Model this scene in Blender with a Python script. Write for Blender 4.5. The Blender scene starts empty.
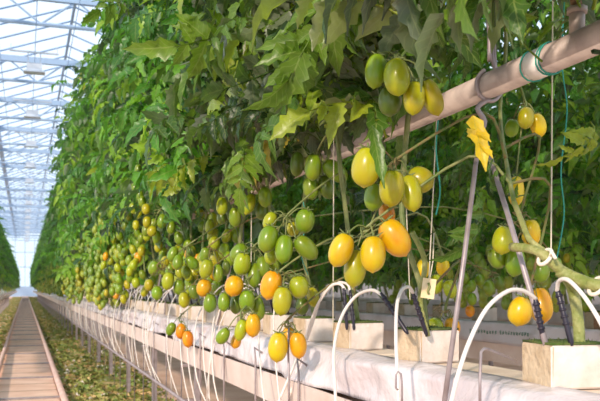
import bpy, math, random
import numpy as np
from mathutils import Vector, Matrix, Quaternion
random.seed(7); RN = random.Random(11)
sc = bpy.context.scene
col = sc.collection
# ------------------------------------------------------------------ camera geometry
YAW = math.atan(275/800.0); CY, SY = math.cos(YAW), math.sin(YAW)
CAM = Vector((0, 0, .87))
Rv = Vector((CY, -SY, 0)); Fv = Vector((SY, CY, 0)); Uv = Vector((0, 0, 1))
def P(px, py, Z): return CAM + Z*(Fv + (px-300)/800*Rv + (288.5-py)/800*Uv)
def Px(px, py, x):                      # point seen at px,py in the upright plane x = const
    return P(px, py, x*800/((px-25)*CY))
def proj(p):
    d = Vector(p)-CAM; z = d.dot(Fv)
    return 300+800*d.dot(Rv)/z, 288.5-800*d.z/z, z
# ------------------------------------------------------------------ materials
def new_mat(name):
    m = bpy.data.materials.new(name); m.use_nodes = True
    nt = m.node_tree; b = nt.nodes['Principled BSDF']
    return m, nt, b
def simple(name, c, rough=.5, metal=0, spec=.5, noise=None, bump=0, bscale=60):
    m, nt, b = new_mat(name)
    b.inputs['Base Color'].default_value = (*c, 1); b.inputs['Roughness'].default_value = rough
    b.inputs['Metallic'].default_value = metal; b.inputs['Specular IOR Level'].default_value = spec
    tc = nt.nodes.new('ShaderNodeTexCoord')
    if noise:
        c2, scale, lo, hi = noise
        n = nt.nodes.new('ShaderNodeTexNoise'); n.inputs['Scale'].default_value = scale; n.inputs['Detail'].default_value = 5
        nt.links.new(tc.outputs['Object'], n.inputs['Vector'])
        r = nt.nodes.new('ShaderNodeValToRGB'); r.color_ramp.elements[0].position = lo; r.color_ramp.elements[1].position = hi
        r.color_ramp.elements[0].color = (*c, 1); r.color_ramp.elements[1].color = (*c2, 1)
        nt.links.new(n.outputs['Fac'], r.inputs['Fac']); nt.links.new(r.outputs['Color'], b.inputs['Base Color'])
    if bump:
        n2 = nt.nodes.new('ShaderNodeTexNoise'); n2.inputs['Scale'].default_value = bscale; n2.inputs['Detail'].default_value = 4
        nt.links.new(tc.outputs['Object'], n2.inputs['Vector'])
        bp = nt.nodes.new('ShaderNodeBump'); bp.inputs['Strength'].default_value = bump; bp.inputs['Distance'].default_value = .01
        nt.links.new(n2.outputs['Fac'], bp.inputs['Height']); nt.links.new(bp.outputs['Normal'], b.inputs['Normal'])
    return m
def leaf_mat(name, ramp, back, trans=.35, rough=.42):
    m, nt, b = new_mat(name)
    at = nt.nodes.new('ShaderNodeAttribute'); at.attribute_name = 'tint'
    r = nt.nodes.new('ShaderNodeValToRGB')
    while len(r.color_ramp.elements) < len(ramp): r.color_ramp.elements.new(.5)
    for e, (p_, c) in zip(r.color_ramp.elements, ramp): e.position = p_; e.color = (*c, 1)
    nt.links.new(at.outputs['Fac'], r.inputs['Fac'])
    tc = nt.nodes.new('ShaderNodeTexCoord')
    n = nt.nodes.new('ShaderNodeTexNoise'); n.inputs['Scale'].default_value = 35; n.inputs['Detail'].default_value = 3
    nt.links.new(tc.outputs['Object'], n.inputs['Vector'])
    la = nt.nodes.new('ShaderNodeAttribute'); la.attribute_name = 'lobe'
    sx = nt.nodes.new('ShaderNodeSeparateXYZ'); nt.links.new(la.outputs['Vector'], sx.inputs[0])
    def mth(op, a_, b_=None):
        q = nt.nodes.new('ShaderNodeMath'); q.operation = op
        for k_, w_ in enumerate((a_, b_)):
            if w_ is None: continue
            if isinstance(w_, (int, float)): q.inputs[k_].default_value = w_
            else: nt.links.new(w_, q.inputs[k_])
        return q.outputs[0]
    # midrib and side veins drawn from the leaflet's own lengthwise and crosswise coordinates
    side_ = mth('SINE', mth('MULTIPLY', mth('SUBTRACT', sx.outputs['X'], mth('MULTIPLY', sx.outputs['Y'], .22)), 44.0))
    side_ = mth('GREATER_THAN', side_, .86)
    vein = mth('MAXIMUM', mth('LESS_THAN', sx.outputs['Y'], .07), mth('MULTIPLY', side_, .55))
    vm = nt.nodes.new('ShaderNodeMix'); vm.data_type = 'RGBA'; nt.links.new(mth('MULTIPLY', vein, .35), vm.inputs['Factor'])
    nt.links.new(r.outputs['Color'], vm.inputs[6]); vm.inputs[7].default_value = (.30, .36, .12, 1)
    hs = nt.nodes.new('ShaderNodeHueSaturation'); nt.links.new(vm.outputs[2], hs.inputs['Color'])
    mr = nt.nodes.new('ShaderNodeMapRange'); mr.inputs['To Min'].default_value = .5; mr.inputs['To Max'].default_value = 1.5
    nt.links.new(n.outputs['Fac'], mr.inputs['Value']); nt.links.new(mr.outputs['Result'], hs.inputs['Value'])
    geo = nt.nodes.new('ShaderNodeNewGeometry')
    mx = nt.nodes.new('ShaderNodeMix'); mx.data_type = 'RGBA'
    mu = nt.nodes.new('ShaderNodeMath'); mu.operation = 'MULTIPLY'; mu.inputs[1].default_value = .75
    nt.links.new(geo.outputs['Backfacing'], mu.inputs[0]); nt.links.new(mu.outputs[0], mx.inputs['Factor'])
    nt.links.new(hs.outputs['Color'], mx.inputs[6]); mx.inputs[7].default_value = (*back, 1)
    nt.links.new(mx.outputs[2], b.inputs['Base Color'])
    b.inputs['Roughness'].default_value = rough; b.inputs['Specular IOR Level'].default_value = .38
    bp = nt.nodes.new('ShaderNodeBump'); bp.inputs['Strength'].default_value = .5; bp.inputs['Distance'].default_value = .006
    nt.links.new(mth('SUBTRACT', n.outputs['Fac'], mth('MULTIPLY', vein, .4)), bp.inputs['Height']); nt.links.new(bp.outputs['Normal'], b.inputs['Normal'])
    tr = nt.nodes.new('ShaderNodeBsdfTranslucent')
    br = nt.nodes.new('ShaderNodeMix'); br.data_type = 'RGBA'; br.blend_type = 'MULTIPLY'; br.inputs['Factor'].default_value = 1
    nt.links.new(hs.outputs['Color'], br.inputs[6]); br.inputs[7].default_value = (2.2, 2.4, 1.2, 1)
    nt.links.new(br.outputs[2], tr.inputs['Color'])
    ms = nt.nodes.new('ShaderNodeMixShader'); ms.inputs[0].default_value = trans
    nt.links.new(b.outputs[0], ms.inputs[1]); nt.links.new(tr.outputs[0], ms.inputs[2])
    nt.links.new(ms.outputs[0], nt.nodes['Material Output'].inputs['Surface'])
    return m
GREENS = [(0, (.014, .05, .022)), (.3, (.04, .15, .02)), (.6, (.10, .29, .022)), (.85, (.22, .36, .03)), (1, (.36, .34, .05))]
M = {}
M['leaf'] = leaf_mat('tomato leaf', GREENS, (.17, .195, .15), .28, .36)
OLIVES = [(0, (.018, .05, .012)), (.3, (.055, .125, .012)), (.6, (.13, .22, .016)), (.85, (.24, .30, .022)), (1, (.34, .24, .04))]
M['leaf_near'] = leaf_mat('older tomato leaf', OLIVES, (.14, .15, .115), .26, .36)
M['leaf_yellow'] = leaf_mat('yellowed leaf', [(0, (.60, .47, .03)), (1, (.55, .38, .03))], (.6, .5, .1))
M['stem'] = simple('green stem', (.10, .15, .03), .5, noise=((.26, .26, .09), 25, .35, .7), bump=.3)
M['stem_pale'] = simple('pale stem', (.20, .24, .05), .5, noise=((.38, .36, .14), 30, .35, .7), bump=.9)
M['calyx'] = simple('calyx', (.10, .17, .04), .6, noise=((.2, .17, .06), 90, .4, .7))
M['dry'] = simple('dry stalk', (.2, .13, .05), .8, noise=((.12, .16, .04), 60, .4, .6))
def fruit_mat():
    m, nt, b = new_mat('tomato skin')
    oi = nt.nodes.new('ShaderNodeObjectInfo'); tc = nt.nodes.new('ShaderNodeTexCoord')
    n = nt.nodes.new('ShaderNodeTexNoise'); n.inputs['Scale'].default_value = 1.6; n.inputs['Detail'].default_value = 3
    ad = nt.nodes.new('ShaderNodeVectorMath'); ad.operation = 'ADD'
    cr = nt.nodes.new('ShaderNodeCombineXYZ'); mm = nt.nodes.new('ShaderNodeMath'); mm.operation = 'MULTIPLY'; mm.inputs[1].default_value = 50
    nt.links.new(oi.outputs['Random'], mm.inputs[0]); nt.links.new(mm.outputs[0], cr.inputs[0])
    sm = nt.nodes.new('ShaderNodeVectorMath'); sm.operation = 'SCALE'; sm.inputs['Scale'].default_value = 1.0
    nt.links.new(tc.outputs['Object'], sm.inputs[0])
    nt.links.new(sm.outputs[0], ad.inputs[0]); nt.links.new(cr.outputs[0], ad.inputs[1]); nt.links.new(ad.outputs[0], n.inputs['Vector'])
    hs = nt.nodes.new('ShaderNodeHueSaturation'); nt.links.new(oi.outputs['Color'], hs.inputs['Color'])
    mr = nt.nodes.new('ShaderNodeMapRange'); mr.inputs['From Min'].default_value = .3; mr.inputs['From Max'].default_value = .7
    mr.inputs['To Min'].default_value = .515; mr.inputs['To Max'].default_value = .475
    nt.links.new(n.outputs['Fac'], mr.inputs['Value']); nt.links.new(mr.outputs['Result'], hs.inputs['Hue'])
    nt.links.new(hs.outputs['Color'], b.inputs['Base Color'])
    b.inputs['Roughness'].default_value = .3; b.inputs['Specular IOR Level'].default_value = .4; b.inputs['Coat Weight'].default_value = .15; b.inputs['Coat Roughness'].default_value = .12
    b.inputs['Subsurface Weight'].default_value = .15; b.inputs['Subsurface Radius'].default_value = (.4, .4, .1); b.inputs['Subsurface Scale'].default_value = .01
    return m
M['fruit'] = fruit_mat()
def far_fruit_mat():
    m, nt, b = new_mat('small fruit')
    at = nt.nodes.new('ShaderNodeAttribute'); at.attribute_name = 'tint'
    r = nt.nodes.new('ShaderNodeValToRGB')
    for _ in range(2): r.color_ramp.elements.new(.5)
    for e, (p_, c) in zip(r.color_ramp.elements, [(0, (.14, .24, .03)), (.55, (.30, .36, .035)), (.85, (.45, .38, .03)), (1, (.6, .26, .02))]): e.position = p_; e.color = (*c, 1)
    nt.links.new(at.outputs['Fac'], r.inputs['Fac']); nt.links.new(r.outputs['Color'], b.inputs['Base Color'])
    b.inputs['Roughness'].default_value = .32
    return m
M['fruit_far'] = far_fruit_mat()
M['film'] = simple('white plastic film', (.71, .65, .665), .25, noise=((.56, .49, .51), 5, .4, .7), bump=.75, bscale=13)
M['film'].node_tree.nodes['Bump'].inputs['Distance'].default_value = .018
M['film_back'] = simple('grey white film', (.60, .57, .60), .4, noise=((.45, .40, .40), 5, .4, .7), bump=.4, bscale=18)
M['lip'] = simple('gutter sheet', (.74, .62, .56), .45, noise=((.60, .47, .40), 6, .4, .7))
M['slab'] = simple('slab top', (.72, .58, .45), .7, noise=((.58, .44, .32), 9, .4, .7), bump=.4)
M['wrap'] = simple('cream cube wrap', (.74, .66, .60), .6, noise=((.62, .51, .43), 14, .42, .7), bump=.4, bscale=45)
M['wrap_shaded'] = simple('tan cube face with painted shade', (.58, .45, .30), .85, noise=((.42, .30, .18), 22, .4, .7), bump=.6, bscale=80)  # tan side of the cube, its shade painted into the colour
M['algae'] = simple('green algae', (.06, .12, .015), .95, noise=((.13, .15, .04), 50, .4, .7), bump=1, bscale=150)
M['tube'] = simple('white drip tube', (.74, .69, .64), .35)
M['peg'] = simple('black peg', (.018, .015, .03), .35)
M['steel'] = simple('galvanised steel', (.36, .31, .32), .45, .35, noise=((.27, .22, .22), 30, .4, .7))
M['pipe'] = simple('pinkish grey painted pipe', (.50, .41, .36), .45, noise=((.36, .29, .26), 14, .42, .62), bump=.15)
M['tape'] = simple('white tape', (.85, .82, .8), .5)
M['teal'] = simple('teal twine', (.03, .30, .23), .7)
M['string'] = simple('pale twine', (.66, .60, .46), .8)
M['clip'] = simple('clear clip', (.82, .74, .62), .4)
M['tag'] = simple('yellowish card', (.78, .66, .42), .6, noise=((.70, .55, .3), 40, .4, .7))
M['ink'] = simple('green ink', (.04, .18, .11), .6)
M['roofpaint'] = simple('pale blue grey steel', (.30, .42, .60), .5)
M['roofbar'] = simple('pale glazing bar', (.22, .36, .60), .5)
M['lamp'] = simple('lamp housing', (.55, .6, .68), .4, .2)
M['rail'] = simple('painted rail', (.62, .44, .38), .4, .1, noise=((.48, .32, .27), 8, .4, .7))
M['brown'] = simple('brown coir block', (.22, .13, .07), .9, bump=.5)
def floor_mat(cross_bands):
    m, nt, b = new_mat('path concrete' if cross_bands else 'greenhouse ground')
    tc = nt.nodes.new('ShaderNodeTexCoord')
    n = nt.nodes.new('ShaderNodeTexNoise'); n.inputs['Scale'].default_value = 3.2; n.inputs['Detail'].default_value = 7
    nt.links.new(tc.outputs['Object'], n.inputs['Vector'])
    r = nt.nodes.new('ShaderNodeValToRGB')
    r.color_ramp.elements[0].position = .3; r.color_ramp.elements[1].position = .7
    r.color_ramp.elements[0].color = (.62, .37, .25, 1); r.color_ramp.elements[1].color = (.80, .56, .43, 1)
    nt.links.new(n.outputs['Fac'], r.inputs['Fac']); out = r.outputs['Color']
    if cross_bands:
        sp = nt.nodes.new('ShaderNodeSeparateXYZ'); nt.links.new(tc.outputs['Object'], sp.inputs[0])
        mo = nt.nodes.new('ShaderNodeMath'); mo.operation = 'MODULO'; mo.inputs[1].default_value = .5; nt.links.new(sp.outputs['Y'], mo.inputs[0])
        lt = nt.nodes.new('ShaderNodeMath'); lt.operation = 'LESS_THAN'; lt.inputs[1].default_value = .045; nt.links.new(mo.outputs[0], lt.inputs[0])  # darker bands across the path at even spacing
        mx = nt.nodes.new('ShaderNodeMix'); mx.data_type = 'RGBA'; nt.links.new(lt.outputs[0], mx.inputs['Factor'])
        nt.links.new(out, mx.inputs[6]); mx.inputs[7].default_value = (.40, .23, .16, 1); out = mx.outputs[2]
    nt.links.new(out, b.inputs['Base Color']); b.inputs['Roughness'].default_value = .8
    return m
M['ground'] = floor_mat(False); M['path'] = floor_mat(True)
M['moss'] = simple('moss and weeds', (.15, .17, .03), .9, noise=((.62, .42, .20), 3.0, .42, .62), bump=1, bscale=30)
M['litter'] = simple('pale litter', (.62, .56, .5), .8)
def glass_mat():
    m, nt, b = new_mat('roof glass')
    t = nt.nodes.new('ShaderNodeBsdfTransparent'); t.inputs['Color'].default_value = (.96, .985, 1, 1)
    g = nt.nodes.new('ShaderNodeBsdfGlossy'); g.inputs['Roughness'].default_value = .1
    ms = nt.nodes.new('ShaderNodeMixShader'); ms.inputs[0].default_value = .06
    nt.links.new(t.outputs[0], ms.inputs[1]); nt.links.new(g.outputs[0], ms.inputs[2])
    nt.links.new(ms.outputs[0], nt.nodes['Material Output'].inputs['Surface'])
    return m
M['glass'] = glass_mat()
# ------------------------------------------------------------------ mesh builder
class MB:
    def __init__(s): s.v = []; s.f = []; s.t = []; s.n = 0; s.mi = []; s.u = []
    def add(s, v, f, tint=0., mi=0, uv=None):
        v = np.asarray(v, dtype=float); s.v.append(v); s.u.append(uv if uv is not None else np.full((len(v), 3), .5)); s.t.append(np.full(len(v), tint))
        n = s.n; s.f.extend([tuple(i+n for i in q) for q in f]); s.mi.extend([mi]*len(f)); s.n += len(v)
    def box(s, c, d, rz=0, mi=0, tint=0., taper=1.):
        x, y, z = d[0]/2, d[1]/2, d[2]/2
        v = [(-x, -y, -z), (x, -y, -z), (x, y, -z), (-x, y, -z), (-x*taper, -y*taper, z), (x*taper, -y*taper, z), (x*taper, y*taper, z), (-x*taper, y*taper, z)]
        cr, sr = math.cos(rz), math.sin(rz)
        v = [(a*cr-b*sr+c[0], a*sr+b*cr+c[1], e+c[2]) for a, b, e in v]
        s.add(v, [(0, 3, 2, 1), (4, 5, 6, 7), (0, 1, 5, 4), (1, 2, 6, 5), (2, 3, 7, 6), (3, 0, 4, 7)], tint, mi)
    def tube(s, pts, r, sides=6, tint=0., mi=0, cap=True):
        pts = [Vector(p) for p in pts]; n = len(pts)
        rr = r if isinstance(r, (list, tuple)) else [r]*n
        t0 = (pts[1]-pts[0]).normalized(); up = Vector((0, 0, 1)) if abs(t0.z) < .9 else Vector((1, 0, 0))
        a = t0.cross(up).normalized(); v = []
        for i, p in enumerate(pts):
            t = (pts[min(i+1, n-1)]-pts[max(i-1, 0)]).normalized()
            a = (a-t*a.dot(t)).normalized(); b = t.cross(a)
            for k in range(sides):
                th = 2*math.pi*k/sides; v.append(p+(a*math.cos(th)+b*math.sin(th))*rr[i])
        f = [(i*sides+k, i*sides+(k+1) % sides, (i+1)*sides+(k+1) % sides, (i+1)*sides+k) for i in range(n-1) for k in range(sides)]
        if cap: f += [tuple(range(sides))[::-1], tuple((n-1)*sides+k for k in range(sides))]
        s.add([tuple(q) for q in v], f, tint, mi)
    def build(s, name, mats, parent=None, smooth=True, data_only=False):
        me = bpy.data.meshes.new(name)
        v = np.concatenate(s.v); me.from_pydata(v.tolist(), [], s.f)
        at = me.attributes.new('tint', 'FLOAT', 'POINT'); at.data.foreach_set('value', np.concatenate(s.t).astype(np.float32))
        at = me.attributes.new('lobe', 'FLOAT_VECTOR', 'POINT'); at.data.foreach_set('vector', np.concatenate(s.u).astype(np.float32).ravel())
        mats = mats if isinstance(mats, (list, tuple)) else [mats]
        for m in mats: me.materials.append(m)
        if len(mats) > 1: me.polygons.foreach_set('material_index', s.mi)
        me.polygons.foreach_set('use_smooth', [smooth]*len(me.polygons)); me.update()
        if data_only: return me
        return link(name, me, parent)
def link(name, me, parent=None, loc=None):
    o = bpy.data.objects.new(name, me); col.objects.link(o)
    if parent is not None:
        o.parent = parent; o.matrix_parent_inverse = Matrix.Translation(-parent.location) if loc is None else Matrix()
    if loc is not None: o.location = loc
    return o
def tag(o, label=None, cat=None, group=None, kind=None):
    if label: o['label'] = label
    if cat: o['category'] = cat
    if group: o['group'] = group
    if kind: o['kind'] = kind
    return o
def empty(name, loc=(0, 0, 0)):
    o = bpy.data.objects.new(name, None); o.location = loc; col.objects.link(o); return o
def curve_pts(pts, n=16):               # Catmull-Rom through points
    pts = [Vector(p) for p in pts]; out = []
    for i in range(len(pts)-1):
        p0 = pts[max(i-1, 0)]; p1 = pts[i]; p2 = pts[i+1]; p3 = pts[min(i+2, len(pts)-1)]
        k = max(2, n//(len(pts)-1))
        for j in range(k):
            t = j/k
            out.append(.5*((2*p1)+(p2-p0)*t+(2*p0-5*p1+4*p2-p3)*t*t+(3*p1-p0-3*p2+p3)*t**3))
    out.append(pts[-1]); return out
# ------------------------------------------------------------------ leaf templates (unit length)
def leaflet(length, width, seed, stations=9, fold=.35, droop=.5):
    r = random.Random(seed); mid = []; L = []; R = []
    for i in range(stations+1):
        t = i/stations
        w = width*(math.sin(math.pi*min(1, t**.75)))**.8*(1-.15*t)
        lob = 1.12 if i % 2 else .72
        if stations < 5: lob = 1
        if i in (0, stations): w = 0.002
        x = t*length; z = -droop*length*t*t*.5+r.uniform(-.01, .01)*length
        mid.append((x, 0, z-.02*length))
        L.append((x+.05*length*(lob-.9), w*lob*.5*r.uniform(.85, 1.15), z+w*fold*.5*r.uniform(.3, 1.3)))
        R.append((x+.05*length*(lob-.9), -w*lob*.5*r.uniform(.85, 1.15), z+w*fold*.5*r.uniform(.3, 1.3)))
    v = mid+L+R; n = stations+1; f = []
    for i in range(stations):
        f.append((i, i+1, n+i+1, n+i)); f.append((i+1, i, 2*n+i, 2*n+i+1))
    uv = [(i/stations, 0, 0) for i in range(n)]+[(i/stations, 1, 0) for i in range(n)]*2
    return np.array(v), f, np.array(uv, dtype=float)
def leaf_template(seed, lod=0):
    r = random.Random(seed); mb = MB()
    st = 9 if lod == 0 else (4 if lod == 1 else 2)
    droop = r.uniform(.45, 1.0)
    def rach(t):
        return Vector((t*(1-.22*droop*t), .04*math.sin(3*t+seed), .16*math.sin(t*2.2)-droop*.62*t*t))
    pts = [rach(i/6) for i in range(7)]
    mb.tube([tuple(p) for p in pts], [.013*(1-.7*i/6) for i in range(7)], 4 if lod == 0 else 3, cap=False)
    specs = []
    for t, sz in ((.30, .27), (.50, .36), (.70, .34), (.86, .24)):
        if lod == 2 and t == .3: continue
        for sd in (-1, 1): specs.append((t+r.uniform(-.03, .03), sz*r.uniform(.85, 1.15), sd*r.uniform(50, 75)))
    if lod == 0:
        for t in (.40, .61): 
            for sd in (-1, 1): specs.append((t, .11, sd*75))
    specs.append((.97, .42, r.uniform(-10, 10)))
    for k, (t, sz, ang) in enumerate(specs):
        p = rach(t); tan = (rach(min(1, t+.05))-rach(t-.05)).normalized()
        side = Vector((0, 0, 1)).cross(tan).normalized(); nor = tan.cross(side)
        a = math.radians(ang); d = tan*math.cos(a)+side*math.sin(a)
        d = (d+Vector((0, 0, -r.uniform(.0, .45)))).normalized()
        s2 = nor.cross(d).normalized(); n2 = d.cross(s2)
        roll = r.uniform(-.5, .5); s3 = s2*math.cos(roll)+n2*math.sin(roll); n3 = d.cross(s3)
        v, f, uv = leaflet(sz, sz*r.uniform(.40, .60), seed*31+k, st, r.uniform(.1, 1.0), r.uniform(.1, 1.8))
        Rm = np.array([[d[i], s3[i], n3[i]] for i in range(3)])
        mb.add(v@Rm.T+np.array(p), f, 0, 0, uv)
    return np.concatenate(mb.v), mb.f, np.concatenate(mb.u)
LT = {lod: [leaf_template(s+100*lod, lod) for s in range(8)] for lod in range(3)}
def leaf_xf(r, origin, az, length, lod, elev=0., roll=None):
    v, f, uv = LT[lod][r.randrange(8)]
    roll = r.gauss(0, .7) if roll is None else roll
    q = Quaternion((0, 0, 1), az) @ Quaternion((0, 1, 0), -elev) @ Quaternion((1, 0, 0), roll)
    Rm = np.array(q.to_matrix())
    return (v*length)@Rm.T+np.array(origin), f, uv
# ------------------------------------------------------------------ fruit
def fruit_mesh(seed, segs=20, rings=14):
    r = random.Random(seed); v = []; f = []
    for i in range(rings+1):
        t = i/rings; th = math.pi*t
        z = math.cos(th); rad = math.sin(th)
        rad *= 1+.05*math.cos(th*2+.4)-(.05*z if seed % 2 else -.04*z)
        if t < .12: z -= .06*(1-t/.12)
        if t > .93: z -= .07*(t-.93)/.07
        for k in range(segs):
            a = 2*math.pi*k/segs; w = 1+.018*math.sin(3*a+seed)*math.sin(th)
            v.append((.5*rad*w*math.cos(a), .5*rad*w*math.sin(a), .5*z))
    for i in range(rings):
        for k in range(segs):
            f.append((i*segs+k, (i+1)*segs+k, (i+1)*segs+(k+1) % segs, i*segs+(k+1) % segs))
    mb = MB(); mb.add(v, f); return mb
FM = [fruit_mesh(s).build('tomato', M['fruit'], data_only=True) for s in range(3)]
FS = [fruit_mesh(s, 12, 8).build('tomato_small', M['fruit'], data_only=True) for s in range(2)]
def calyx_mesh(seed):
    r = random.Random(seed); mb = MB()
    for k in range(6):
        a = k*math.pi/3+r.uniform(-.2, .2); c, s = math.cos(a), math.sin(a); L = r.uniform(.3, .42); up = r.uniform(-.04, .14)
        pts = [(0, 0, .46), (.33*L*c, .33*L*s, .475), (.7*L*c, .7*L*s, .47+up*.5), (L*c, L*s, .46+up)]
        mb.tube(pts, [.035, .032, .022, .004], 5)
    mb.tube([(0, 0, .44), (.0, .01, .52), (.03, .02, .60)], [.045, .04, .035], 6)
    return mb.build('calyx', M['calyx'], data_only=True)
CM = [calyx_mesh(s) for s in range(3)]
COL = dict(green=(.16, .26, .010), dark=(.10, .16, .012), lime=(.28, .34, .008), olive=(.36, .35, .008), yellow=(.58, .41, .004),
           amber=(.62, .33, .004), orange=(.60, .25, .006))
CNAME = dict(green='green', dark='dark green', lime='lime green', olive='yellowish green', yellow='yellow', amber='amber yellow', orange='orange')
FRUITS = []      # (px,py,rx,ry,Z) for the leaf placing
def add_fruit(pos, w, h, tilt, colr, label, group=None, lean=0., calyx=True, small=False):
    """tilt: degrees the top leans to the viewer's right; lean: towards the camera"""
    me = RN.choice(FS if small else FM)
    o = link('tomato', me, None, pos)
    zax = (Uv*math.cos(math.radians(tilt))+Rv*math.sin(math.radians(tilt))-Fv*math.tan(math.radians(lean))).normalized()
    xax = Rv.cross(zax).cross(zax)*-1
    xax = (Rv-zax*Rv.dot(zax)).normalized(); yax = zax.cross(xax)
    m = Matrix((xax, yax, zax)).transposed()
    sp = Quaternion((0, 0, 1), RN.uniform(0, 6.28)).to_matrix()
    o.rotation_euler = (m@sp).to_euler(); o.scale = (w, w, h)
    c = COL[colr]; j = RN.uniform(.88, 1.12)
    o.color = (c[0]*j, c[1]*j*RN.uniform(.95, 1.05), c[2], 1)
    tag(o, label, 'tomato', group or 'tomatoes ripening along the row')
    if calyx:
        k = link('calyx', RN.choice(CM), o, (0, 0, 0))
    return o, Vector(pos)+zax*h*.5
STALKS = []      # (hub point, [tops])
def bunch(where, hub, Z, items):
    """items: (cx, cy, w, h, tilt, colour, dz, words)"""
    tops = []
    for cx, cy, w, h, tilt, c, dz, words in items:
        z = Z+dz; FRUITS.append((cx, cy, w/2, h/2, z))
        lab = f"{CNAME[c]} tomato, {words}, {where}"
        o, top = add_fruit(P(cx, cy, z), w*z/800, h*z/800, tilt, c, lab, lean=RN.uniform(-12, 12), calyx=w > 11)
        tops.append(top)
    STALKS.append((P(hub[0], hub[1], Z+.03), tops))
bunch('of the large bunch above the slanting pipe', (402, 56), 1.55, [
    (376, 71, 23, 35, 8, 'green', .03, 'top left'), (397, 77, 28, 38, -4, 'lime', -.01, 'big front one'),
    (414, 98, 23, 34, 4, 'olive', .015, 'lower middle'), (432, 97, 21, 38, -22, 'olive', .035, 'far right'),
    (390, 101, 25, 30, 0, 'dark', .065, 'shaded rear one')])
bunch('of the bunch just below the pipe', (398, 158), 1.56, [
    (366, 167, 30, 40, 6, 'olive', -.01, 'behind a drooping leaf'), (374, 197, 21, 28, 5, 'green', .06, 'shaded lowest'),
    (392, 188, 27, 37, 4, 'olive', -.01, 'front middle'), (411, 193, 23, 38, -8, 'olive', .035, 'slim one right of middle'),
    (420, 180, 27, 28, -60, 'olive', .075, 'tilted far right')])
bunch('of the ripe bunch at mid picture', (368, 226), 1.58, [
    (341, 250, 25, 35, 22, 'yellow', .0, 'leaning far left'), (355, 268, 24, 38, 6, 'olive', .03, 'greenest and lowest'),
    (373, 254, 27, 37, 2, 'yellow', -.015, 'upright front one'), (395, 238, 30, 41, -32, 'amber', .01, 'largest, tilted right'),
    (387, 213, 17, 22, -10, 'orange', .09, 'small one tucked on top')])
bunch('of the green bunch beside the upright stem', (318, 150), 2.35, [
    (313, 167, 18, 27, 3, 'green', 0, 'upper left'), (335, 171, 19, 29, -52, 'green', .0, 'tilted right'),
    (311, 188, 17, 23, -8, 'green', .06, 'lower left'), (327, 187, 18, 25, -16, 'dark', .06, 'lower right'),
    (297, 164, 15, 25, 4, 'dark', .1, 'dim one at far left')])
bunch('of the green bunch left of the ripe fruit', (288, 214), 2.2, [
    (268, 239, 21, 28, 16, 'green', .0, 'front left'), (284, 249, 19, 29, 6, 'green', -.01, 'front middle'),
    (306, 248, 20, 29, -45, 'green', .0, 'tilted lower right'), (305, 221, 21, 25, 12, 'green', .03, 'upper right'),
    (270, 221, 14, 19, 25, 'lime', .06, 'small upper left'), (271, 256, 14, 17, 5, 'lime', .07, 'half hidden low'),
    (293, 229, 13, 15, -12, 'olive', .1, 'dim small middle one')])
bunch('of the bunch over the yellow and orange pair', (255, 245), 2.5, [
    (239, 253, 17, 21, 38, 'green', .05, 'upper left'), (242, 264, 18, 24, 12, 'lime', -.01, 'front left'),
    (254, 275, 15, 25, 0, 'green', .01, 'lower middle'), (263, 267, 16, 22, -4, 'green', .02, 'right of middle'),
    (273, 263, 13, 20, -20, 'green', .08, 'half hidden right')])
bunch('of the low bunch under the green ones', (281, 270), 2.15, [
    (271, 285, 22, 30, 16, 'amber', .03, 'glowing upper left'), (282, 301, 20, 29, 5, 'olive', -.01, 'front lowest'),
    (299, 287, 21, 23, -8, 'lime', .02, 'round one on the right'), (313, 297, 13, 20, -8, 'olive', .12, 'shaded far right'),
    (302, 306, 14, 18, 0, 'dark', .14, 'dim one at the bottom')])
bunch('of the bunch with a lone orange shoulder', (246, 280), 2.45, [
    (234, 286, 20, 21, 12, 'amber', .0, 'ripe upper left'), (247, 301, 17, 23, 3, 'green', 0, 'front middle'),
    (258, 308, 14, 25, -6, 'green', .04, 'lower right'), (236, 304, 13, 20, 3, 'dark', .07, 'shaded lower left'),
    (224, 302, 13, 19, 0, 'green', .02, 'far left small')])
bunch('of the hanging tail above the white film', (246, 306), 2.4, [
    (223, 336, 13, 18, 34, 'green', .02, 'small and leftmost'), (241, 330, 13, 22, 14, 'lime', .0, 'middle'),
    (236, 341, 11, 15, 12, 'amber', .06, 'half hidden lowest'), (253, 325, 16, 24, 2, 'amber', -.01, 'right and ripest')])
bunch('of the lowest ripe trio over the white film', (289, 318), 2.15, [
    (278, 347, 21, 30, 5, 'yellow', -.01, 'left with greenish cheek'), (298, 345, 18, 27, -6, 'amber', .0, 'right and brightest'),
    (289, 335, 14, 18, -8, 'amber', .07, 'tucked behind the others')])
bunch('of the small trio hanging alone above the gutter', (182, 314), 3.6, [
    (171, 329, 10, 14, 25, 'green', .03, 'left'), (181, 331, 11, 16, 5, 'orange', .02, 'middle'), (188, 339, 12, 17, -3, 'orange', -.02, 'lowest right')])
bunch('of the bunch hanging behind the right rod', (521, 212), 1.75, [
    (503, 240, 22, 29, 8, 'olive', -.01, 'front left'), (531, 233, 20, 28, -5, 'yellow', .06, 'upper right'),
    (497, 258, 19, 22, -25, 'green', .05, 'lower left'), (515, 262, 21, 29, 4, 'green', .03, 'lower middle'),
    (541, 272, 18, 22, 5, 'green', .13, 'dim one behind the stem'), (553, 264, 18, 16, 0, 'green', .2, 'pale one behind the thick stem')])
bunch('of the yellow pair beside the nearest cube', (531, 283), 1.62, [
    (520, 311, 25, 30, 12, 'yellow', .0, 'rounder left one'), (541, 305, 24, 36, -4, 'amber', .055, 'taller right one')])
bunch('seen under the pipe beside the hanger', (524, 98), 1.9, [
    (526, 118, 17, 22, 5, 'olive', .0, 'upper middle'), (538, 125, 17, 24, -18, 'yellow', .03, 'right'),
    (512, 128, 15, 18, 8, 'green', .05, 'left shaded'), (516, 191, 17, 31, 4, 'yellow', .0, 'single long one lower down')])
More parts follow.
